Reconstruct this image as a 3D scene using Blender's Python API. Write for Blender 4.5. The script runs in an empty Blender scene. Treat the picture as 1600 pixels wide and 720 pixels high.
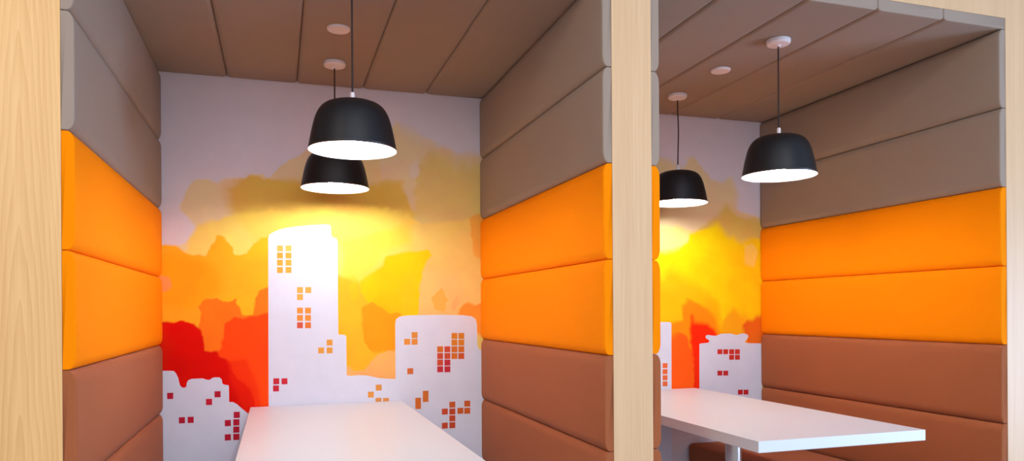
import bpy, bmesh, math, random
import numpy as np
from mathutils import Matrix, Vector
from mathutils.geometry import tessellate_polygon

S = bpy.context.scene
COL = S.collection

# ------------------------------------------------------------------ dimensions (metres)
W, POST, D = 1.5086, 0.1375, 1.4555      # booth opening, post width, booth depth
OFF = W + POST                            # second booth's left frame edge
CT = 0.031                                # cushion thickness
ZC, PH = 2.25, 0.30                       # underside of the ceiling pads, pad height
CAM = (0.51169, -2.08014, 1.19133)
YAW, ROLL, FPX, CXP, CYP = 0.30974, -0.00644, 1144.94, 800.0, 485.43


def lin(c):
    c = np.asarray(c, float)
    if c.max() > 1.0:
        c = c / 255.0
    return np.where(c <= 0.04045, c / 12.92, ((c + 0.055) / 1.055) ** 2.4)


def rgba(c):
    return tuple(float(v) for v in lin(c)) + (1.0,)


# ------------------------------------------------------------------ materials
def new_mat(name, color=None, rough=0.6, metal=0.0, spec=0.5, sheen=0.0, coat=0.0):
    m = bpy.data.materials.new(name)
    m.use_nodes = True
    b = m.node_tree.nodes['Principled BSDF']
    if color is not None:
        b.inputs['Base Color'].default_value = rgba(color)
    b.inputs['Roughness'].default_value = rough
    b.inputs['Metallic'].default_value = metal
    b.inputs['Specular IOR Level'].default_value = spec
    b.inputs['Sheen Weight'].default_value = sheen
    b.inputs['Coat Weight'].default_value = coat
    return m


def fabric(name, color, sheen=0.05, var=0.04):
    """woven upholstery: faint tone mottling and a fine weave bump"""
    m = new_mat(name, color, rough=0.9, spec=0.08, sheen=sheen)
    nt = m.node_tree; N = nt.nodes; L = nt.links
    b = N['Principled BSDF']
    tc = N.new('ShaderNodeTexCoord')
    n1 = N.new('ShaderNodeTexNoise'); n1.inputs['Scale'].default_value = 7; n1.inputs['Detail'].default_value = 4
    L.new(tc.outputs['Object'], n1.inputs['Vector'])
    mr = N.new('ShaderNodeMapRange'); mr.inputs['To Min'].default_value = 1 - var; mr.inputs['To Max'].default_value = 1 + var
    L.new(n1.outputs['Fac'], mr.inputs['Value'])
    mx = N.new('ShaderNodeMix'); mx.data_type = 'RGBA'; mx.blend_type = 'MULTIPLY'; mx.inputs['Factor'].default_value = 1
    mx.inputs['A'].default_value = rgba(color)
    L.new(mr.outputs['Result'], mx.inputs['B'])
    L.new(mx.outputs['Result'], b.inputs['Base Color'])
    n2 = N.new('ShaderNodeTexNoise'); n2.inputs['Scale'].default_value = 900; n2.inputs['Detail'].default_value = 2
    L.new(tc.outputs['Object'], n2.inputs['Vector'])
    bp = N.new('ShaderNodeBump'); bp.inputs['Strength'].default_value = 0.15; bp.inputs['Distance'].default_value = 0.0005
    L.new(n2.outputs['Fac'], bp.inputs['Height'])
    L.new(bp.outputs['Normal'], b.inputs['Normal'])
    return m


def wood(name, light, dark, centre=None):
    """pale veneer, grain running up the post; 'centre' adds cathedral arches around that x"""
    m = new_mat(name, light, rough=0.42, spec=0.38)
    nt = m.node_tree; N = nt.nodes; L = nt.links
    b = N['Principled BSDF']

    def math_(op, a, c=None):
        n = N.new('ShaderNodeMath'); n.operation = op
        for i, v in enumerate((a, c)):
            if v is None:
                continue
            if isinstance(v, (int, float)):
                n.inputs[i].default_value = v
            else:
                L.new(v, n.inputs[i])
        return n.outputs[0]
    geo = N.new('ShaderNodeNewGeometry')
    sep = N.new('ShaderNodeSeparateXYZ'); L.new(geo.outputs['Position'], sep.inputs[0])
    X, Y, Z = sep.outputs

    def noise(sx, sz, detail=3, rough=0.5):
        cb = N.new('ShaderNodeCombineXYZ')
        L.new(math_('MULTIPLY', X, sx), cb.inputs[0]); L.new(math_('MULTIPLY', Y, sx), cb.inputs[1]); L.new(math_('MULTIPLY', Z, sz), cb.inputs[2])
        n = N.new('ShaderNodeTexNoise'); n.inputs['Scale'].default_value = 1
        n.inputs['Detail'].default_value = detail; n.inputs['Roughness'].default_value = rough
        L.new(cb.outputs[0], n.inputs['Vector'])
        return n.outputs['Fac']
    streak = noise(170, 3.0, 4, 0.6)
    broad = noise(22, 0.9, 2)
    fac = math_('ADD', math_('MULTIPLY', streak, 0.55), math_('MULTIPLY', broad, 0.45))
    if centre is not None:
        dx = math_('SUBTRACT', X, centre)
        warp = math_('MULTIPLY', math_('SUBTRACT', noise(11, 2.2, 3), 0.5), 0.7)
        f = math_('ADD', math_('MULTIPLY', math_('POWER', math_('ABSOLUTE', dx), 1.35), 58.0), math_('ADD', math_('MULTIPLY', Z, 1.5), warp))
        ring = math_('FRACT', math_('MULTIPLY', f, 2.8))
        ring = math_('POWER', ring, 1.6)
        fac = math_('ADD', math_('MULTIPLY', fac, 0.80), math_('MULTIPLY', ring, 0.20))
    r = N.new('ShaderNodeValToRGB')
    r.color_ramp.elements[0].position = 0.30; r.color_ramp.elements[0].color = rgba(light)
    r.color_ramp.elements[1].position = 0.78; r.color_ramp.elements[1].color = rgba(dark)
    L.new(fac, r.inputs[0]); L.new(r.outputs[0], b.inputs['Base Color'])
    bp = N.new('ShaderNodeBump'); bp.inputs['Strength'].default_value = 0.08; bp.inputs['Distance'].default_value = 0.0004
    L.new(streak, bp.inputs['Height']); L.new(bp.outputs['Normal'], b.inputs['Normal'])
    return m


M = {}
M['grey'] = fabric('grey_cloth', (158, 140, 123))
M['orange'] = fabric('orange_cloth', (249, 137, 0), sheen=0.0, var=0.02)
M['brown'] = fabric('brown_cloth', (160, 92, 56), sheen=0.05)
M['wood_left'] = wood('pale_oak_cathedral', (236, 190, 126), (210, 158, 92), centre=-0.090)
M['wood'] = wood('pale_oak', (228, 190, 144), (203, 163, 116))
M['plaster'] = new_mat('white_plaster', (222, 218, 226), rough=0.8)
M['floor'] = fabric('grey_carpet', (170, 158, 150))
M['table'] = new_mat('white_laminate', (218, 225, 230), rough=0.38, spec=0.4)
M['steel'] = new_mat('brushed_steel', (205, 200, 192), rough=0.28, metal=1.0)
M['black'] = new_mat('black_enamel', (24, 23, 25), rough=0.42, spec=0.45)
M['cord'] = new_mat('dark_cord', (46, 26, 22), rough=0.7)
M['white_plastic'] = new_mat('white_plastic', (236, 226, 222), rough=0.45)
M['shade_inside'] = new_mat('white_enamel', (245, 243, 240), rough=0.5)
M['dark_base'] = new_mat('dark_bench_base', (60, 34, 26), rough=0.7)
m = new_mat('glowing_bulb', (255, 250, 240))
b = m.node_tree.nodes['Principled BSDF']
b.inputs['Emission Color'].default_value = (0.93, 0.91, 0.98, 1)
b.inputs['Emission Strength'].default_value = 290
M['bulb'] = m

# painted mural: pigment colours come from the artwork attribute, with fine washed mottling
m = new_mat('mural_print', (230, 228, 236), rough=0.75, spec=0.08)
nt = m.node_tree; N = nt.nodes; L = nt.links
at = N.new('ShaderNodeAttribute'); at.attribute_name = 'artwork'
tc = N.new('ShaderNodeTexCoord')
nn = N.new('ShaderNodeTexNoise'); nn.inputs['Scale'].default_value = 14; nn.inputs['Detail'].default_value = 6
L.new(tc.outputs['Object'], nn.inputs['Vector'])
mr = N.new('ShaderNodeMapRange'); mr.inputs['To Min'].default_value = 0.94; mr.inputs['To Max'].default_value = 1.04
L.new(nn.outputs['Fac'], mr.inputs['Value'])
mx = N.new('ShaderNodeMix'); mx.data_type = 'RGBA'; mx.blend_type = 'MULTIPLY'; mx.inputs['Factor'].default_value = 1
L.new(at.outputs['Color'], mx.inputs['A']); L.new(mr.outputs['Result'], mx.inputs['B'])
L.new(mx.outputs['Result'], nt.nodes['Principled BSDF'].inputs['Base Color'])
M['mural'] = m


# ------------------------------------------------------------------ object helpers
def tag(o, label=None, cat=None, group=None, kind=None):
    if label: o['label'] = label
    if cat: o['category'] = cat
    if group: o['group'] = group
    if cat: o['kind'] = 'thing'
    if kind: o['kind'] = kind
    return o


def mesh_obj(name, verts, faces, mat, parent=None, smooth=True, loc=None):
    me = bpy.data.meshes.new(name)
    me.from_pydata([tuple(map(float, v)) for v in verts], [], faces)
    me.update()
    if smooth:
        me.polygons.foreach_set('use_smooth', [True] * len(me.polygons))
    for mt in (mat if isinstance(mat, (list, tuple)) else [mat]):
        me.materials.append(mt)
    o = bpy.data.objects.new(name, me)
    COL.objects.link(o)
    if parent: o.parent = parent
    if loc is not None: o.location = loc
    return o


def empty(name, loc):
    o = bpy.data.objects.new(name, None)
    o.empty_display_size = 0.1
    COL.objects.link(o); o.location = loc
    return o


def box(name, lo, hi, mat, parent=None, bevel=0.0):
    """box with bevelled edges; lo/hi in the parent's space, origin at its base centre when top-level"""
    lo = Vector(lo); hi = Vector(hi)
    c = Vector(((lo.x + hi.x) / 2, (lo.y + hi.y) / 2, lo.z))
    bm = bmesh.new()
    bmesh.ops.create_cube(bm, size=1)
    for v in bm.verts:
        v.co = Vector((v.co.x * (hi.x - lo.x), v.co.y * (hi.y - lo.y), (v.co.z + .5) * (hi.z - lo.z)))
    if bevel > 0:
        bmesh.ops.bevel(bm, geom=bm.edges[:], offset=bevel, segments=3, profile=0.6, affect='EDGES')
    me = bpy.data.meshes.new(name); bm.to_mesh(me); bm.free()
    me.materials.append(mat)
    o = bpy.data.objects.new(name, me); COL.objects.link(o)
    o.location = c
    if parent: o.parent = parent
    return o


def pad(name, lo, hi, rad, puff, mat, parent=None):
    """upholstered pad: a box rounded by an ellipsoid of radii `rad`, its faces puffed outwards by `puff`"""
    lo = np.array(lo, float); hi = np.array(hi, float); rad = np.array(rad, float); puff = np.array(puff, float)
    base = np.array([(lo[0] + hi[0]) / 2, (lo[1] + hi[1]) / 2, lo[2]])
    half = (hi - lo) / 2; cen = (hi + lo) / 2 - base
    m_, q = 6, 10
    axes = []
    for a in range(3):
        t = [(-1, -math.tan(math.pi / 4 * (1 - i / m_))) for i in range(m_)]
        t += [(-1 + 2 * i / q, 0.0) for i in range(q + 1)]
        t += [(1, math.tan(math.pi / 4 * (i + 1) / m_)) for i in range(m_)]
        axes.append(t)
    n = len(axes[0])
    idx = {}; verts = []

    def vert(i, j, k):
        key = (i, j, k)
        if key in idx: return idx[key]
        T = [axes[a][key[a]] for a in range(3)]
        o = np.array([t[1] for t in T]); o = o / max(1e-9, np.linalg.norm(o))
        p = np.array([T[a][0] * (half[a] - rad[a]) for a in range(3)]) + rad * o
        u = p / half
        add = np.zeros(3)
        for a in range(3):
            b_, c_ = (a + 1) % 3, (a + 2) % 3
            if abs(o[a]) > 0.2:
                add[a] = math.copysign(puff[a] * max(0, 1 - u[b_] ** 4) * max(0, 1 - u[c_] ** 2) * abs(o[a]), o[a])
        idx[key] = len(verts); verts.append(p + add + cen)
        return idx[key]
    faces = []
    for a in range(3):
        b_, c_ = (a + 1) % 3, (a + 2) % 3
        for side in (0, n - 1):
            for i in range(n - 1):
                for j in range(n - 1):
                    q4 = []
                    for di, dj in ((0, 0), (1, 0), (1, 1), (0, 1)):
                        k = [0, 0, 0]; k[a] = side; k[b_] = i + di; k[c_] = j + dj
                        q4.append(vert(*k))
                    faces.append(q4 if side else q4[::-1])
    return mesh_obj(name, verts, faces, mat, parent, loc=tuple(base))


def boxed_cushion(name, lo, hi, corners, puff, mat, flat=()):
    """cushion pulled along y: a rounded x-z profile with tight piped ends. corners: radii (rx, rz) at
    lo-lo, hi-lo, hi-hi, lo-hi; puff: how far the broad face bulges (x, z)"""
    (x0, y0, z0), (x1, y1, z1) = lo, hi
    base = np.array([(x0 + x1) / 2, (y0 + y1) / 2, z0])
    m_ = 8
    cs = [(x0, z0, 1, 1), (x1, z0, -1, 1), (x1, z1, -1, -1), (x0, z1, 1, -1)]
    st = [math.pi, 1.5 * math.pi, 0.0, 0.5 * math.pi]
    prof = []; nrm = []
    for (cx, cz, sx, sz), (rx, rz), a0 in zip(cs, corners, st):
        ox, oz = cx + sx * rx, cz + sz * rz
        for i in range(m_ + 1):
            a = a0 + (math.pi / 2) * i / m_
            prof.append((ox + rx * math.cos(a), oz + rz * math.sin(a)))
            n = np.array([math.cos(a) / max(rx, 1e-6), math.sin(a) / max(rz, 1e-6)]); nrm.append(n / np.linalg.norm(n))
    # extra points on the long straight runs
    P2 = []; N2 = []
    for i in range(len(prof)):
        P2.append(prof[i]); N2.append(nrm[i])
        q = prof[(i + 1) % len(prof)]
        d = math.hypot(q[0] - prof[i][0], q[1] - prof[i][1])
        if d > 0.02:
            k = 12
            for j in range(1, k):
                t = j / k
                P2.append((prof[i][0] * (1 - t) + q[0] * t, prof[i][1] * (1 - t) + q[1] * t))
                n = nrm[i] * (1 - t) + nrm[(i + 1) % len(prof)] * t; N2.append(n / np.linalg.norm(n))
    prof, nrm = np.array(P2), np.array(N2)
    mid = np.array([(x0 + x1) / 2, (z0 + z1) / 2]); half = np.array([(x1 - x0) / 2, (z1 - z0) / 2])
    u = (prof - mid) / half
    rr = 0.0045
    rings = []                                   # (y, inset)
    for ins, yy in [(rr * (1 - math.cos(math.pi / 2 * (1 - i / 4))), rr * (1 - math.sin(math.pi / 2 * (1 - i / 4)))) for i in range(5)]:
        rings.append((y0 + yy, ins))
    rings = [(y0, rr + 0.004), (y0, rr + 0.0005)] + rings
    inner = [(y0 + rr + (y1 - y0 - 2 * rr) * t, 0.0) for t in (0.01, 0.03, 0.08, 0.18, 0.34, 0.5, 0.66, 0.82, 0.92, 0.97, 0.99)]
    back = [(y0 + y1 - y, ins) for y, ins in rings[::-1]]
    rings = rings + inner + back
    verts = []
    for y, ins in rings:
        v = 2 * (y - y0) / (y1 - y0) - 1
        env = max(0.0, 1 - abs(v) ** 14)
        for k in range(len(prof)):
            nn = nrm[k].copy()
            if '-x' in flat and nn[0] < 0 or '+x' in flat and nn[0] > 0: nn[0] = 0
            if '+z' in flat and nn[1] > 0: nn[1] = 0
            p = prof[k] - nn * ins * np.array([1.0, 0.6])
            bx = puff[0] * (1 - u[k, 1] ** 2) * nn[0]
            bz = puff[1] * (1 - u[k, 0] ** 2) * nn[1]
            verts.append((p[0] + bx * env - base[0], y - base[1], p[1] + bz * env - base[2]))
    n = len(prof); faces = []
    for i in range(len(rings) - 1):
        for k in range(n):
            t = (k + 1) % n
            faces.append((i * n + k, i * n + t, (i + 1) * n + t, (i + 1) * n + k))
    faces.append(list(range(n))[::-1]); faces.append([(len(rings) - 1) * n + k for k in range(n)])
    return mesh_obj(name, verts, faces, mat, loc=tuple(base))


def lathe(name, prof, mat, parent=None, seg=64, loc=None, closed=False):
    verts = []; faces = []
    for r, z in prof:
        for s in range(seg):
            a = 2 * math.pi * s / seg
            verts.append((r * math.cos(a), r * math.sin(a), z))
    P = len(prof)
    for i in range(P - 1 + (1 if closed else 0)):
        for s in range(seg):
            t = (s + 1) % seg; i2 = (i + 1) % P
            faces.append((i * seg + s, i * seg + t, i2 * seg + t, i2 * seg + s))
    if not closed:
        if prof[0][0] > 1e-6: faces.append([s for s in range(seg)][::-1])
        if prof[-1][0] > 1e-6: faces.append([(P - 1) * seg + s for s in range(seg)])
    o = mesh_obj(name, verts, faces, mat, parent, loc=loc)
    bm = bmesh.new(); bm.from_mesh(o.data)
    bmesh.ops.remove_doubles(bm, verts=bm.verts[:], dist=1e-6)
    bmesh.ops.recalc_face_normals(bm, faces=bm.faces[:])
    for e in bm.edges:
        if len(e.link_faces) == 2 and e.calc_face_angle(0) > math.radians(38):
            e.smooth = False
    bm.to_mesh(o.data); bm.free()
    return o


# ------------------------------------------------------------------ room shell
def struct(o):
    o['kind'] = 'structure'
    return o


XL, XR = -1.2, 2 * W + POST + 0.9
struct(box('floor', (-4, -6, -0.1), (8, D + 0.35, 0.0), M['floor']))
struct(box('wall_back', (XL, D, 0.0), (XR, D + 0.12, 2.9), M['plaster']))
struct(box('wall_left', (XL, 0.04, 0.0), (0.0, D, 2.9), M['plaster']))
struct(box('wall_middle', (W, 0.04, 0.0), (OFF, D, 2.9), M['plaster']))
struct(box('wall_right', (OFF + W, 0.04, 0.0), (XR, D, 2.9), M['plaster']))
ZB = ZC + 0.042
for nm, x0 in (('ceiling', 0.0), ('ceiling', OFF)):
    struct(box(nm, (x0, 0.04, ZB), (x0 + W, D, 2.9), M['plaster']))

frame = empty('wooden_frame', (W + POST / 2, 0.02, 0.0))
tag(frame, 'pale oak frame of posts and a top beam around the openings of both booths', 'frame')
fx, fy = W + POST / 2, 0.02


def fbox(name, lo, hi, mat):
    o = box(name, (lo[0] - fx, lo[1] - fy, lo[2]), (hi[0] - fx, hi[1] - fy, hi[2]), mat, frame, bevel=0.0012)
    return o


p = fbox('post', (XL, 0.0, 0.0), (0.0, 0.04, 2.9), M['wood_left'])
p['label'] = 'wide left post with arched grain'
fbox('post', (W, 0.0, 0.0), (OFF, 0.04, 2.9), M['wood'])
fbox('post', (OFF + W, 0.0, 0.0), (XR, 0.04, 2.9), M['wood'])
fbox('beam', (0.0, 0.0, ZB), (W, 0.04, 2.9), M['wood'])
fbox('beam', (OFF, 0.0, ZB), (OFF + W, 0.04, 2.9), M['wood'])

# ------------------------------------------------------------------ padded wall panels
ROWS = [('grey', 'upper'), ('grey', 'lower'), ('orange', 'upper'), ('orange', 'lower'), ('brown', 'upper'), ('brown', 'lower')]
G = 0.0006
for booth, x0 in (('left', 0.0), ('right', OFF)):
    for side in ('left', 'right'):
        a0 = x0 if side == 'left' else x0 + W - CT
        for k, (c, txt) in enumerate(ROWS):
            zt = ZC - k * PH; zb = zt - PH
            if k == 5: zb = 0.445
            lo = (a0 + G, 0.0015, zb + G); hi = (a0 + CT - G, D - 0.005, zt - G)
            T_, B_ = (0.001, 0.001), (0.018, 0.034)
            o = boxed_cushion('wall_cushion', lo, hi, (T_, B_, B_, T_) if side == 'left' else (B_, T_, T_, B_), (0.0022, 0.0), M[c],
                              flat=('-x',) if side == 'left' else ('+x',))
            tag(o, f'{c} padded cushion, {txt} of two {c} ones, on the {side} wall of the {booth} booth', 'wall cushion',
                f'padded cushions on the {side} wall of the {booth} booth')
    words = ['leftmost', 'second from the left', 'middle', 'second from the right', 'rightmost']
    for i in range(5):
        w5 = W / 5
        lo = (x0 + i * w5 + G, 0.0015, ZC + 0.0006); hi = (x0 + (i + 1) * w5 - G, D - 0.005, ZB - 0.0006)
        T_, B_, S_ = (0.001, 0.001), (0.018, 0.013), (0.001, 0.001)
        o = boxed_cushion('ceiling_cushion', lo, hi, (S_ if i == 0 else B_, S_ if i == 4 else B_, T_, T_), (0.0, 0.0012), M['grey'], flat=('+z',) + (('-x',) if i == 0 else ()) + (('+x',) if i == 4 else ()))
        tag(o, f'grey padded ceiling cushion, {words[i]} of the five over the {booth} booth', 'ceiling cushion',
            f'padded ceiling cushions over the {booth} booth')

# ------------------------------------------------------------------ benches
def bench(x0, x1, y0, y1, label, wall_on_right, group):
    t = empty('bench', ((x0 + x1) / 2, (y0 + y1) / 2, 0.0))
    tag(t, label, 'bench', group)
    cx, cy = (x0 + x1) / 2, (y0 + y1) / 2
    pad('seat_cushion', (x0 - cx, y0 - cy, 0.352), (x1 - cx, y1 - cy, 0.463), (0.025, 0.025, 0.028), (0.001, 0.001, 0.004), M['brown'], t)
    box('bench_base', (x0 + 0.03 - cx, y0 + 0.02 - cy, 0.0), (x1 - 0.002 - cx, y1 - cy, 0.350), M['dark_base'], t, bevel=0.003)
    return t


bench(OFF + W - 0.51, OFF + W - CT - 0.003, 0.03, D - 0.006, 'brown upholstered bench below the right wall, partly under the right table', True, None)

# ------------------------------------------------------------------ tables
def table(x0, x1, label):
    y0, y1, zt, th = -0.058, D - 0.008, 0.762, 0.038
    cx, cy = (x0 + x1) / 2, 0.585
    t = empty('table', (cx, cy, 0.0))
    tag(t, label, 'table', 'white tables of the two booths')
    box('tabletop', (x0 - cx, y0 - cy, zt - th), (x1 - cx, y1 - cy, zt), M['table'], t, bevel=0.0018)
    lathe('pedestal', [(0.0, 0.022), (0.034, 0.022), (0.034, 0.716), (0.0, 0.716)], M['steel'], t)
    lathe('base_plate', [(0.0, 0.001), (0.255, 0.001), (0.26, 0.004), (0.26, 0.012), (0.25, 0.018), (0.05, 0.0215), (0.0, 0.0215)], M['steel'], t)
    lathe('mounting_plate', [(0.0, 0.7165), (0.09, 0.7165), (0.09, 0.7235), (0.0, 0.7235)], M['steel'], t)
    return t


table(0.392, 1.078, 'white rectangular table in the left booth, its near end cut off by the photo')
table(OFF + 0.350, OFF + 1.045, 'white rectangular table in the right booth with its front corner and steel pedestal in view')

# ------------------------------------------------------------------ pendant lamps
def open_lathe(name, prof, mat, parent, seg=72):
    verts = []; faces = []
    for r, z in prof:
        for s in range(seg):
            a = 2 * math.pi * s / seg
            verts.append((r * math.cos(a), r * math.sin(a), z))
    for i in range(len(prof) - 1):
        for s in range(seg):
            t = (s + 1) % seg
            faces.append((i * seg + s, i * seg + t, (i + 1) * seg + t, (i + 1) * seg + s))
    o = mesh_obj(name, verts, faces, mat, parent)
    bm = bmesh.new(); bm.from_mesh(o.data)
    bmesh.ops.remove_doubles(bm, verts=bm.verts[:], dist=1e-6)
    bmesh.ops.recalc_face_normals(bm, faces=bm.faces[:])
    bm.to_mesh(o.data); bm.free()
    return o


def tube(name, pts, r, mat, parent, seg=12):
    verts = []; faces = []
    for (x, y, z) in pts:
        for s in range(seg):
            a = 2 * math.pi * s / seg
            verts.append((x + r * math.cos(a), y + r * math.sin(a), z))
    n = len(pts)
    for i in range(n - 1):
        for s in range(seg):
            t = (s + 1) % seg
            faces.append((i * seg + s, i * seg + t, (i + 1) * seg + t, (i + 1) * seg + s))
    faces.append(list(range(seg))[::-1]); faces.append([(n - 1) * seg + s for s in range(seg)])
    return mesh_obj(name, verts, faces, mat, parent)


def pendant(x, y, label, bend=0.0):
    zr, H, R = 1.714, 0.160, 0.142
    t = empty('pendant_lamp', (x, y, ZC - 0.0016))
    tag(t, label, 'lamp', 'black pendant lamps over the tables')
    z0 = zr - ZC + 0.0016
    prof = [(1.0, 0.0), (0.985, 0.06), (0.955, 0.20), (0.925, 0.34), (0.89, 0.48), (0.855, 0.60), (0.815, 0.70), (0.765, 0.79), (0.70, 0.865),
            (0.62, 0.92), (0.52, 0.957), (0.40, 0.98), (0.25, 0.993), (0.08, 1.0)]
    th = 0.0016
    outer = [(R * r, z0 + H * h) for r, h in prof]
    mid = [(max(0.0, R * r - th / 2), z0 + H * h - (0 if i == 0 else th / 2)) for i, (r, h) in enumerate(prof)]
    inner = [(max(0.0, R * r - th), z0 + H * h - (0 if i == 0 else th)) for i, (r, h) in enumerate(prof)]
    open_lathe('lamp_shade', [mid[0]] + outer + [(0.0, z0 + H + 0.0003)] + [(0.0, z0 + H - th / 2 + 0.0001)] + mid[::-1], M['black'], t)
    li = open_lathe('shade_lining', [(mid[0][0] - 0.0001, mid[0][1] + 0.0002)] + inner + [(0.0, z0 + H - th)], M['shade_inside'], t)
    li['label'] = 'white inside of the shade'
    # socket, bulb
    lathe('bulb_socket', [(0.0, z0 + H - 0.002), (0.020, z0 + H - 0.002), (0.020, z0 + 0.070), (0.016, z0 + 0.066), (0.0, z0 + 0.066)], M['white_plastic'], t, seg=32)
    bc, br = z0 + 0.034, 0.030
    bp = [(0.0, bc - br)] + [(br * math.sin(a), bc - br * math.cos(a)) for a in [math.pi * i / 16 for i in range(1, 13)]] + [(0.014, z0 + 0.064), (0.0, z0 + 0.064)]
    bl = lathe('bulb', bp, M['bulb'], t, seg=32)
    bl['label'] = 'glowing bulb'
    # cord grip, cord, ceiling rose
    lathe('cord_grip', [(0.0, z0 + H + 0.0004), (0.013, z0 + H + 0.0004), (0.013, z0 + H + 0.004), (0.0075, z0 + H + 0.006), (0.0075, z0 + H + 0.026), (0.005, z0 + H + 0.030), (0.0, z0 + H + 0.030)],
          M['white_plastic'], t, seg=32)
    zt = -0.020
    n = 14
    pts = [(bend * math.sin(math.pi * (i / n)) ** 3, 0, (z0 + H + 0.029) * (1 - i / n) + zt * (i / n)) for i in range(n + 1)]
    tube('cord', pts, 0.0030, M['cord'], t)
    lathe('ceiling_rose', [(0.0, 0.0), (0.046, 0.0), (0.047, -0.004), (0.046, -0.013), (0.041, -0.018), (0.012, -0.021), (0.008, -0.026), (0.0, -0.026)], M['white_plastic'], t, seg=48)
    return t


for bx, where in ((0.0, 'left'), (OFF, 'right')):
    pendant(bx + 0.748, 0.344, f'black dome pendant lamp nearer the opening of the {where} booth')
    pendant(bx + 0.748, 1.106, f'black dome pendant lamp near the mural of the {where} booth', bend=0.004 if bx else 0.0)
    d = lathe('ceiling_disc', [(0.0, 0.0), (0.043, 0.0), (0.043, -0.004), (0.040, -0.008), (0.0, -0.009)], M['white_plastic'], seg=48, loc=(bx + 0.735, 0.718, ZC - 0.0012))
    tag(d, f'small flat white disc on the ceiling between the two lamps of the {where} booth', 'ceiling disc', 'white ceiling discs')

# ------------------------------------------------------------------ murals


def vnoise(x, y, seed):
    """smooth value noise on a hashed lattice"""
    r = np.random.RandomState(seed); tab = r.rand(256, 256)
    xi = np.floor(x).astype(int); yi = np.floor(y).astype(int)
    fx_, fy_ = x - xi, y - yi
    fx_ = fx_ * fx_ * (3 - 2 * fx_); fy_ = fy_ * fy_ * (3 - 2 * fy_)
    a = tab[xi % 256, yi % 256]; b_ = tab[(xi + 1) % 256, yi % 256]
    c = tab[xi % 256, (yi + 1) % 256]; d = tab[(xi + 1) % 256, (yi + 1) % 256]
    return (a * (1 - fx_) + b_ * fx_) * (1 - fy_) + (c * (1 - fx_) + d * fx_) * fy_


def fbm(x, y, seed, octv=4):
    s = 0; a = 1; t = 0
    for i in range(octv):
        s = s + a * vnoise(x * 2 ** i + 17.3 * i, y * 2 ** i + 9.1 * i, seed + i); t += a; a *= 0.55
    return s / t


def billow(x, y, seed, octv=3):
    """rounded lobes (cauliflower edge of a wet wash)"""
    s = 0; a = 1; t = 0
    for i in range(octv):
        s = s + a * np.abs(2 * vnoise(x * 2 ** i + 5.3 * i, y * 2 ** i + 3.1 * i, seed + i) - 1); t += a; a *= 0.5
    return s / t


def poly_sd(px, py, poly):
    """signed distance (negative inside) of the points to a polygon"""
    P_ = np.array(poly, float); n = len(P_)
    d2 = np.full(px.shape, 1e18); inside = np.zeros(px.shape, bool)
    for i in range(n):
        ax, ay = P_[i]; bx, by = P_[(i + 1) % n]
        ex, ey = bx - ax, by - ay
        t = np.clip(((px - ax) * ex + (py - ay) * ey) / max(1e-12, ex * ex + ey * ey), 0, 1)
        d2 = np.minimum(d2, (px - ax - t * ex) ** 2 + (py - ay - t * ey) ** 2)
        if ay != by:
            c = ((ay > py) != (by > py)) & (px < (bx - ax) * (py - ay) / (by - ay) + ax)
            inside ^= c
    d = np.sqrt(d2)
    return np.where(inside, -d, d)


cr, sr = math.cos(ROLL), math.sin(ROLL)


def wall_xz(px, py, Y):
    """where on the back wall (plane y = Y) a point traced on the photograph lies"""
    px = np.asarray(px, float); py = np.asarray(py, float)
    a = px - CXP; b_ = py - CYP
    a, b_ = a * cr + b_ * sr, -a * sr + b_ * cr
    dx = math.sin(YAW) + math.cos(YAW) * a / FPX
    dy = math.cos(YAW) - math.sin(YAW) * a / FPX
    dz = -b_ / FPX
    t = (Y - CAM[1]) / dy
    return CAM[0] + dx * t, CAM[2] + dz * t


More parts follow.
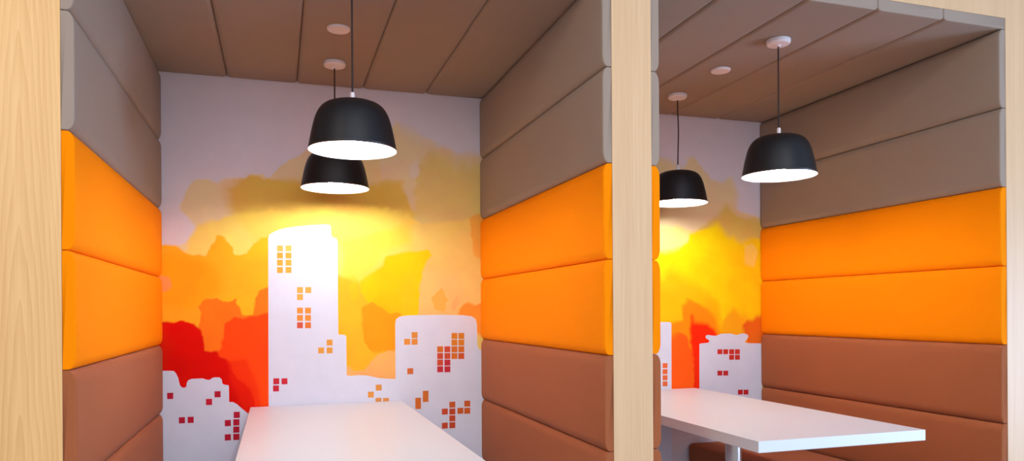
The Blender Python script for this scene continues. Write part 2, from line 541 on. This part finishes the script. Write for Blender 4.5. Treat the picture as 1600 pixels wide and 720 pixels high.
def mural(name, label, x0, layers, skyline, windows, seed, extra_windows=()):
    Y = D - 0.002
    za, zb_ = 0.0, ZC + 0.03
    st = 0.0034
    xs = np.arange(x0 + 0.002, x0 + W - 0.002 + 1e-9, st); zs = np.concatenate([[0.004], np.arange(0.42, zb_, st)])
    nx, nz = len(xs), len(zs)
    X, Z = np.meshgrid(xs, zs)
    col = np.ones((nz, nx, 3)) * lin((228, 218, 218))
    # wet-edge warp of the sampling position
    for li, (c, poly, soft, warp, op) in enumerate(layers):
        wx, wz = wall_xz([p[0] for p in poly], [p[1] for p in poly], Y)
        sd_in = seed + li * 31
        f = 9.0
        lob = (billow(X * f, Z * f, sd_in) - 0.42) * warp * 0.9 + (billow(X * 26, Z * 26, sd_in + 3, 2) - 0.42) * 0.011 + (fbm(X * 60, Z * 60, sd_in + 5) - 0.5) * 0.004
        d = poly_sd(X, Z, list(zip(wx, wz))) + lob
        so = soft * (0.5 + 3.2 * np.clip(fbm(X * 7, Z * 7, sd_in + 21, 3) - 0.35, 0, 1))
        al = np.clip(0.5 - d / so, 0, 1)
        al = al * al * (3 - 2 * al)
        mott = 1 + (fbm(X * 6, Z * 6, sd_in + 9, 5) - 0.5) * 0.35
        dens = np.clip(op * (1.0 + 0.08 * (fbm(X * 5, Z * 4, sd_in + 13) - 0.5)), 0, 1)
        # pigment gathers slightly at the edge of a wash
        rim = np.exp(-((d + 0.006) / 0.006) ** 2) * 0.05
        a3 = (al * np.clip(dens + rim, 0, 1))[..., None]
        cc = lin(c)[None, None, :] * np.stack([np.ones_like(mott), mott ** 1.1, np.ones_like(mott)], -1)
        col = col * (1 - a3) + np.clip(cc, 0, 1) * a3
    verts = np.stack([X.ravel() - x0 - W / 2, np.zeros(nx * nz), Z.ravel()], -1).tolist()
    cols = col.reshape(-1, 3).tolist()
    faces = []
    for j in range(nz - 1):
        o_ = j * nx
        faces += [(o_ + i, o_ + i + 1, o_ + nx + i + 1, o_ + nx + i) for i in range(nx - 1)]
    white = lin((222, 227, 238)).tolist()

    def add_poly(pts, dy, c):
        """flat printed shape standing dy in front of the wash"""
        b0 = len(verts)
        P3 = [Vector((p[0] - x0 - W / 2, -dy, p[1])) for p in pts]
        for v in P3:
            verts.append(list(v)); cols.append(c)
        for tri in tessellate_polygon([[Vector((v.x, v.z, 0)) for v in P3]]):
            a_, b_, c_ = (P3[t] for t in tri)
            nrm = (b_ - a_).cross(c_ - a_)
            faces.append(tuple(b0 + t for t in (tri if nrm.y < 0 else tri[::-1])))
    for poly in skyline:
        wx, wz = wall_xz([p[0] for p in poly], [p[1] for p in poly], Y)
        pts = [(min(max(a, x0 + 0.003), x0 + W - 0.003), b_) for a, b_ in zip(wx, wz)]
        add_poly(pts, 0.0006, white)
    for (px, py, w, h, c) in windows:
        wx, wz = wall_xz([px - w / 2, px + w / 2, px + w / 2, px - w / 2], [py + h / 2, py + h / 2, py - h / 2, py - h / 2], Y)
        cxw, czw = wx.mean(), wz.mean(); hw = abs(wx[1] - wx[0]) / 2; hh = abs(wz[2] - wz[1]) / 2
        add_poly([(cxw - hw, czw - hh), (cxw + hw, czw - hh), (cxw + hw, czw + hh), (cxw - hw, czw + hh)], 0.0011, (lin(c) * 0.86).tolist())
    o = mesh_obj(name, verts, faces, M['mural'], smooth=False, loc=(x0 + W / 2, Y, 0))
    ca = o.data.color_attributes.new('artwork', 'FLOAT_COLOR', 'POINT')
    arr = np.ones((len(cols), 4)); arr[:, :3] = np.array(cols)
    ca.data.foreach_set('color', arr.ravel())
    tag(o, label, 'mural')
    return o


YE, OC = (255, 214, 96), (232, 196, 134)
L1 = [
    ((238, 208, 142), [(283, 325), (288, 308), (304, 281), (324, 279), (338, 286), (349, 280), (380, 279), (402, 271), (422, 279), (442, 256), (467, 243), (490, 226), (560, 215), (590, 230), (600, 300), (600, 620), (240, 620), (240, 392), (262, 388), (292, 380), (308, 355)], 0.012, 0.020, 0.80),
    ((236, 206, 132), [(540, 230), (600, 212), (621, 196), (642, 210), (658, 219), (679, 225), (703, 237), (716, 244), (734, 243), (770, 250), (770, 620), (540, 620)], 0.070, 0.050, 0.78),
    ((230, 186, 62), [(356, 296), (366, 285), (385, 279), (403, 273), (424, 282), (470, 286), (560, 292), (590, 286), (605, 280), (625, 285), (634, 310), (650, 335), (640, 380), (400, 380), (360, 330)], 0.045, 0.035, 0.85),
    ((228, 192, 78), [(655, 262), (676, 240), (700, 246), (712, 262), (740, 256), (775, 262), (775, 420), (640, 420), (650, 320)], 0.060, 0.050, 0.60),
    ((232, 208, 196), [(640, 262), (650, 252), (656, 264), (652, 276), (642, 276)], 0.020, 0.010, 0.6),
    ((255, 216, 92), [(308, 352), (345, 343), (400, 330), (500, 325), (600, 325), (640, 335), (655, 350), (640, 400), (600, 620), (240, 620), (240, 395), (262, 392), (292, 390), (300, 372)], 0.045, 0.030, 0.85),
    ((244, 206, 104), [(640, 352), (760, 340), (760, 620), (640, 620), (650, 440), (640, 400)], 0.030, 0.030, 0.85),
    ((255, 182, 32), [(240, 388), (258, 384), (275, 385), (292, 396), (322, 399), (330, 386), (334, 382), (341, 366), (350, 372), (362, 387), (367, 398), (385, 397), (395, 382), (410, 372), (430, 366), (430, 650), (240, 650)], 0.009, 0.014, 1.0),
    ((255, 168, 14), [(240, 400), (300, 402), (340, 420), (345, 455), (300, 480), (240, 470)], 0.050, 0.030, 0.75),
    ((255, 150, 110), [(240, 432), (262, 434), (268, 446), (258, 456), (240, 456)], 0.020, 0.010, 0.55),
    ((255, 120, 24), [(313, 490), (311, 477), (317, 469), (337, 466), (348, 473), (368, 467), (376, 481), (378, 493), (396, 493), (399, 466), (409, 453), (430, 446), (430, 660), (300, 660), (312, 540)], 0.009, 0.012, 1.0),
    ((255, 62, 10), [(350, 528), (352, 505), (368, 496), (380, 498), (396, 495), (412, 490), (430, 490), (430, 660), (330, 660), (333, 560), (344, 545)], 0.010, 0.012, 0.85),
    ((220, 10, 0), [(240, 503), (258, 503), (272, 506), (284, 502), (302, 506), (313, 516), (317, 528), (319, 547), (329, 550), (339, 548), (346, 556), (358, 566), (370, 590), (390, 606), (400, 640), (400, 670), (240, 670)], 0.012, 0.012, 1.0),
    ((238, 34, 6), [(355, 566), (385, 560), (400, 600), (412, 640), (380, 650), (365, 600)], 0.030, 0.020, 0.6),
    ((255, 186, 40), [(520, 430), (545, 434), (552, 430), (572, 452), (600, 478), (620, 490), (620, 610), (520, 610)], 0.020, 0.020, 1.0),
    ((255, 200, 14), [(603, 402), (635, 395), (659, 393), (668, 390), (674, 398), (662, 416), (655, 444), (652, 498), (600, 492), (580, 474), (566, 462), (562, 440), (572, 430), (586, 424), (598, 414)], 0.012, 0.014, 1.0),
    ((255, 214, 60), [(535, 380), (600, 360), (640, 350), (640, 380), (600, 398), (585, 420), (560, 440), (535, 430)], 0.050, 0.030, 0.6),
    ((252, 186, 30), [(547, 444), (558, 442), (563, 468), (549, 470)], 0.010, 0.008, 0.85),
    ((250, 156, 24), [(565, 478), (582, 473), (596, 480), (607, 489), (625, 490), (625, 545), (586, 553), (569, 537)], 0.012, 0.012, 1.0),
    ((246, 178, 104), [(535, 566), (552, 580), (569, 578), (590, 556), (607, 549), (625, 548), (625, 610), (535, 610)], 0.014, 0.014, 0.88),
    ((246, 176, 70), [(674, 466), (690, 451), (698, 468), (694, 486), (678, 482)], 0.012, 0.010, 0.8),
    ((246, 186, 110), [(706, 470), (714, 462), (718, 472), (712, 486), (704, 484)], 0.010, 0.008, 0.7),
    ((248, 150, 40), [(718, 482), (732, 472), (742, 477), (760, 474), (760, 530), (718, 500)], 0.012, 0.012, 0.9),
    ((240, 150, 20), [(735, 340), (760, 330), (760, 410), (742, 400)], 0.030, 0.020, 0.6),
]
SK1 = [
    [(420, 720), (419, 372), (421, 366), (430, 361), (442, 357), (456, 354.5), (480, 352), (505, 350.5), (514, 351), (517, 353), (517.5, 368), (520, 370.5), (525, 372), (527.5, 376), (528.5, 521), (530, 522.5), (538, 523), (541, 525), (541.7, 586), (548, 587), (560, 585.8), (574, 586.5), (583, 588.5), (593, 590.6), (605, 591.3), (618, 592), (617.5, 505), (619, 498.5), (624, 494.6), (634, 493), (650, 492.2), (690, 491.6), (723, 492.2), (737, 494), (743, 498), (745, 505), (746, 540), (749, 546), (756, 548), (756, 640), (756, 720)],
    [(236, 740), (236, 579.5), (262, 579), (271.5, 579.3), (275, 583), (278.5, 590), (280, 597), (281.5, 602), (284.5, 605), (288, 605.6), (291, 604), (292, 598), (294, 594), (299, 591.8), (308, 591.2), (317, 591), (323, 593), (328, 593.2), (332, 590), (337, 589.2), (343, 589.4), (346.5, 592.5), (347.5, 599), (350, 600.5), (353, 601.2), (356.7, 601.5), (357.7, 604), (358, 627.8), (364, 627.8), (370, 631), (378, 638), (388, 646), (392, 650), (421, 650), (421, 740)],
]
w1 = 9.2
WN1 = []
def wn(lst, pts, c, w=w1, h=None):
    for x, y in pts: lst.append((x, y, w, h or w, c))
for r_, y in enumerate((388, 399.2, 410.4, 421.7)):
    wn(WN1, [(437.5, y), (450.8, y)], [(250, 196, 90), (246, 176, 66), (246, 178, 68), (244, 172, 66)][r_])
wn(WN1, [(468.8, 453), (481.7, 453), (468.8, 464)], (246, 180, 80))
wn(WN1, [(468.7, 485), (481.3, 485), (468.7, 496.6), (481.3, 496.6)], (244, 152, 62)); wn(WN1, [(481.3, 508)], (238, 130, 60)); wn(WN1, [(468.7, 508)], (226, 96, 70))
wn(WN1, [(515, 535), (515, 547.3), (501.7, 547.3)], (240, 168, 72))
wn(WN1, [(431.7, 595.5), (444.5, 595.5), (431.3, 606.7)], (214, 50, 62))
wn(WN1, [(591.7, 605.3), (579.5, 616.3)], (240, 164, 78)); wn(WN1, [(591.3, 626), (603, 626)], (240, 160, 84))
wn(WN1, [(647.7, 523.3), (647.7, 533.8), (636, 533.8)], (240, 156, 66))
wn(WN1, [(710, 524.7), (720.7, 524.7), (710, 535), (720.7, 535)], (236, 146, 46)); wn(WN1, [(710, 545.5), (720.7, 545.5), (710, 556), (687.7, 545.5)], (228, 122, 44))
wn(WN1, [(699, 545.5), (699, 556), (687.7, 556), (687.7, 566.3)], (224, 88, 58)); wn(WN1, [(720.7, 556)], (226, 96, 52)); wn(WN1, [(699, 566.3), (687.7, 576.7), (699, 576.7)], (214, 56, 66))
wn(WN1, [(641, 579.7)], (232, 124, 64))
wn(WN1, [(665, 619)], (226, 122, 50), 8.8, 17.5); wn(WN1, [(653.3, 630)], (226, 118, 50), 8.8, 17.5)
wn(WN1, [(706.7, 632), (719.3, 641.5), (730, 630.3), (730, 641.5)], (222, 104, 44)); wn(WN1, [(695, 642.7), (706.7, 642.7), (706.7, 653.3), (706.7, 664), (695, 664.7)], (218, 84, 46))
wn(WN1, [(266, 618.3), (340, 615.7), (326.7, 627.7), (284.3, 656.3), (298, 655.7), (370, 648), (356, 660.7), (369.3, 659.6), (369.3, 670.9), (369.3, 682.3), (356, 683)], (204, 34, 56), 9.6)

mural('mural', 'watercolour mural of a white skyline on orange and red, behind the left table', 0.0, L1, SK1, WN1, 11)

L2 = [
    ((236, 207, 128), [(900, 260), (1030, 245), (1066, 262), (1074, 246), (1085, 243), (1094, 260), (1112, 282), (1128, 286), (1142, 276), (1150, 300), (1152, 330), (1168, 336), (1200, 345), (1200, 640), (900, 640)], 0.045, 0.035, 0.75),
    ((232, 194, 62), [(1085, 372), (1100, 352), (1122, 338), (1136, 322), (1150, 338), (1170, 342), (1200, 350), (1200, 420), (1085, 420)], 0.045, 0.035, 0.75),
    ((255, 222, 120), [(900, 355), (1060, 352), (1090, 362), (1090, 440), (900, 440)], 0.05, 0.03, 0.8),
    ((255, 212, 10), [(900, 400), (1040, 396), (1062, 388), (1078, 366), (1100, 360), (1122, 350), (1138, 368), (1160, 380), (1176, 372), (1200, 378), (1200, 540), (900, 540)], 0.040, 0.035, 1.0),
    ((246, 206, 110), [(1164, 385), (1176, 380), (1184, 392), (1178, 416), (1164, 412)], 0.020, 0.012, 0.6),
    ((255, 188, 12), [(900, 440), (1040, 440), (1046, 424), (1060, 430), (1066, 438), (1086, 444), (1105, 458), (1122, 474), (1126, 496), (1134, 522), (1034, 570), (900, 600)], 0.044, 0.022, 0.88),
    ((255, 138, 14), [(1052, 505), (1066, 500), (1066, 478), (1074, 466), (1086, 470), (1102, 482), (1116, 494), (1122, 516), (1134, 528), (1134, 640), (900, 640), (900, 520)], 0.028, 0.016, 1.0),
    ((255, 166, 24), [(1130, 500), (1146, 482), (1154, 492), (1166, 494), (1170, 530), (1128, 530)], 0.032, 0.014, 0.8),
    ((248, 42, 6), [(1078, 532), (1077, 514), (1081, 494), (1086, 504), (1104, 506), (1116, 517), (1126, 530), (1126, 640), (1080, 640), (1084, 570)], 0.024, 0.014, 1.0),
    ((255, 84, 22), [(1040, 530), (1060, 520), (1074, 524), (1084, 560), (1082, 640), (1040, 640)], 0.030, 0.020, 0.8),
    ((238, 92, 24), [(1160, 508), (1168, 499), (1176, 502), (1182, 494), (1200, 492), (1200, 560), (1160, 560), (1166, 530)], 0.024, 0.012, 0.9),
]
SK2 = [
    [(940, 720), (940, 503), (1046, 503), (1049, 505), (1049.5, 720)],
    [(1092.7, 720), (1092.7, 538), (1094, 536.5), (1106, 535.3), (1108.3, 533.5), (1107.5, 531), (1103, 528.5), (1102.2, 525.5), (1103.5, 523.5), (1107, 523), (1112, 524), (1119, 524.4), (1123, 522.6), (1127, 521.2), (1135, 520.9), (1144, 521.2), (1148, 522.8), (1152, 523.2), (1156.7, 521.2), (1163, 520.8), (1168, 522.6), (1169.2, 526), (1167, 530), (1164, 533), (1164.6, 535), (1170, 536), (1184, 536.2), (1190, 536.4), (1190, 720)],
]
WN2 = []
w2 = 7.6
wn(WN2, [(1039, 571), (1039, 580.5), (1039, 590), (1039, 599.5)], (244, 116, 60), w2)
wn(WN2, [(1124.7, 549.3), (1133.8, 549.3), (1143, 549.3), (1152, 549.3), (1143, 558), (1152, 558)], (222, 58, 44), w2)
wn(WN2, [(1124.7, 582.7), (1133.8, 582.7)], (216, 50, 50), w2); wn(WN2, [(1156.7, 612.4), (1165.4, 612.4)], (206, 40, 46), w2)
mural('mural', 'watercolour mural with a cornice-topped white block, behind the right table', OFF, L2, SK2, WN2, 523)

# ------------------------------------------------------------------ light
wd = bpy.data.worlds.new('room_light'); S.world = wd; wd.use_nodes = True
bg = wd.node_tree.nodes['Background']
bg.inputs['Color'].default_value = (0.62, 0.76, 1.0, 1)
bg.inputs['Strength'].default_value = 0.52


def area(name, loc, target, sx, sy, power, color):
    l = bpy.data.lights.new(name, 'AREA'); l.shape = 'RECTANGLE'; l.size = sx; l.size_y = sy
    l.energy = power; l.color = color
    o = bpy.data.objects.new(name, l); COL.objects.link(o)
    o.location = loc
    o.rotation_euler = (Vector(target) - Vector(loc)).to_track_quat('-Z', 'Y').to_euler()
    return o


area('window_light', (6.2, -2.9, 0.80), (1.2, 0.2, 1.35), 2.0, 1.5, 205, (0.48, 0.65, 1.0))
area('front_room_light', (1.0, -5.2, 2.5), (1.2, 0.0, 1.7), 4.5, 2.2, 116, (0.74, 0.83, 1.08))
area('floor_bounce_fill', (1.2, -2.3, 2.95), (1.2, -2.3, 0.0), 2.4, 0.8, 34, (1.0, 0.95, 0.92))  # added fill, no real fitting: lights the floor so bounce lifts the booth ceilings
area('room_lamp', (-1.6, -2.4, 2.7), (-0.2, 0.1, 1.3), 0.9, 0.9, 33, (1.0, 0.78, 0.52))

# ------------------------------------------------------------------ camera
cam = bpy.data.cameras.new('camera'); co = bpy.data.objects.new('camera', cam); COL.objects.link(co)
cam.sensor_width = 36.0; cam.sensor_fit = 'HORIZONTAL'
cam.lens = FPX * 36.0 / 1600.0
cam.shift_y = (CYP - 360.0) / 1600.0
cam.clip_start = 0.05
R = Matrix.Rotation(-YAW, 4, 'Z') @ Matrix.Rotation(math.pi / 2, 4, 'X') @ Matrix.Rotation(ROLL, 4, 'Z')
co.matrix_world = Matrix.Translation(CAM) @ R
S.camera = co
S.view_settings.view_transform = 'Standard'
S.view_settings.look = 'None'
S.view_settings.gamma = 1.0
S.view_settings.use_curve_mapping = False
S.view_settings.exposure = 0.0
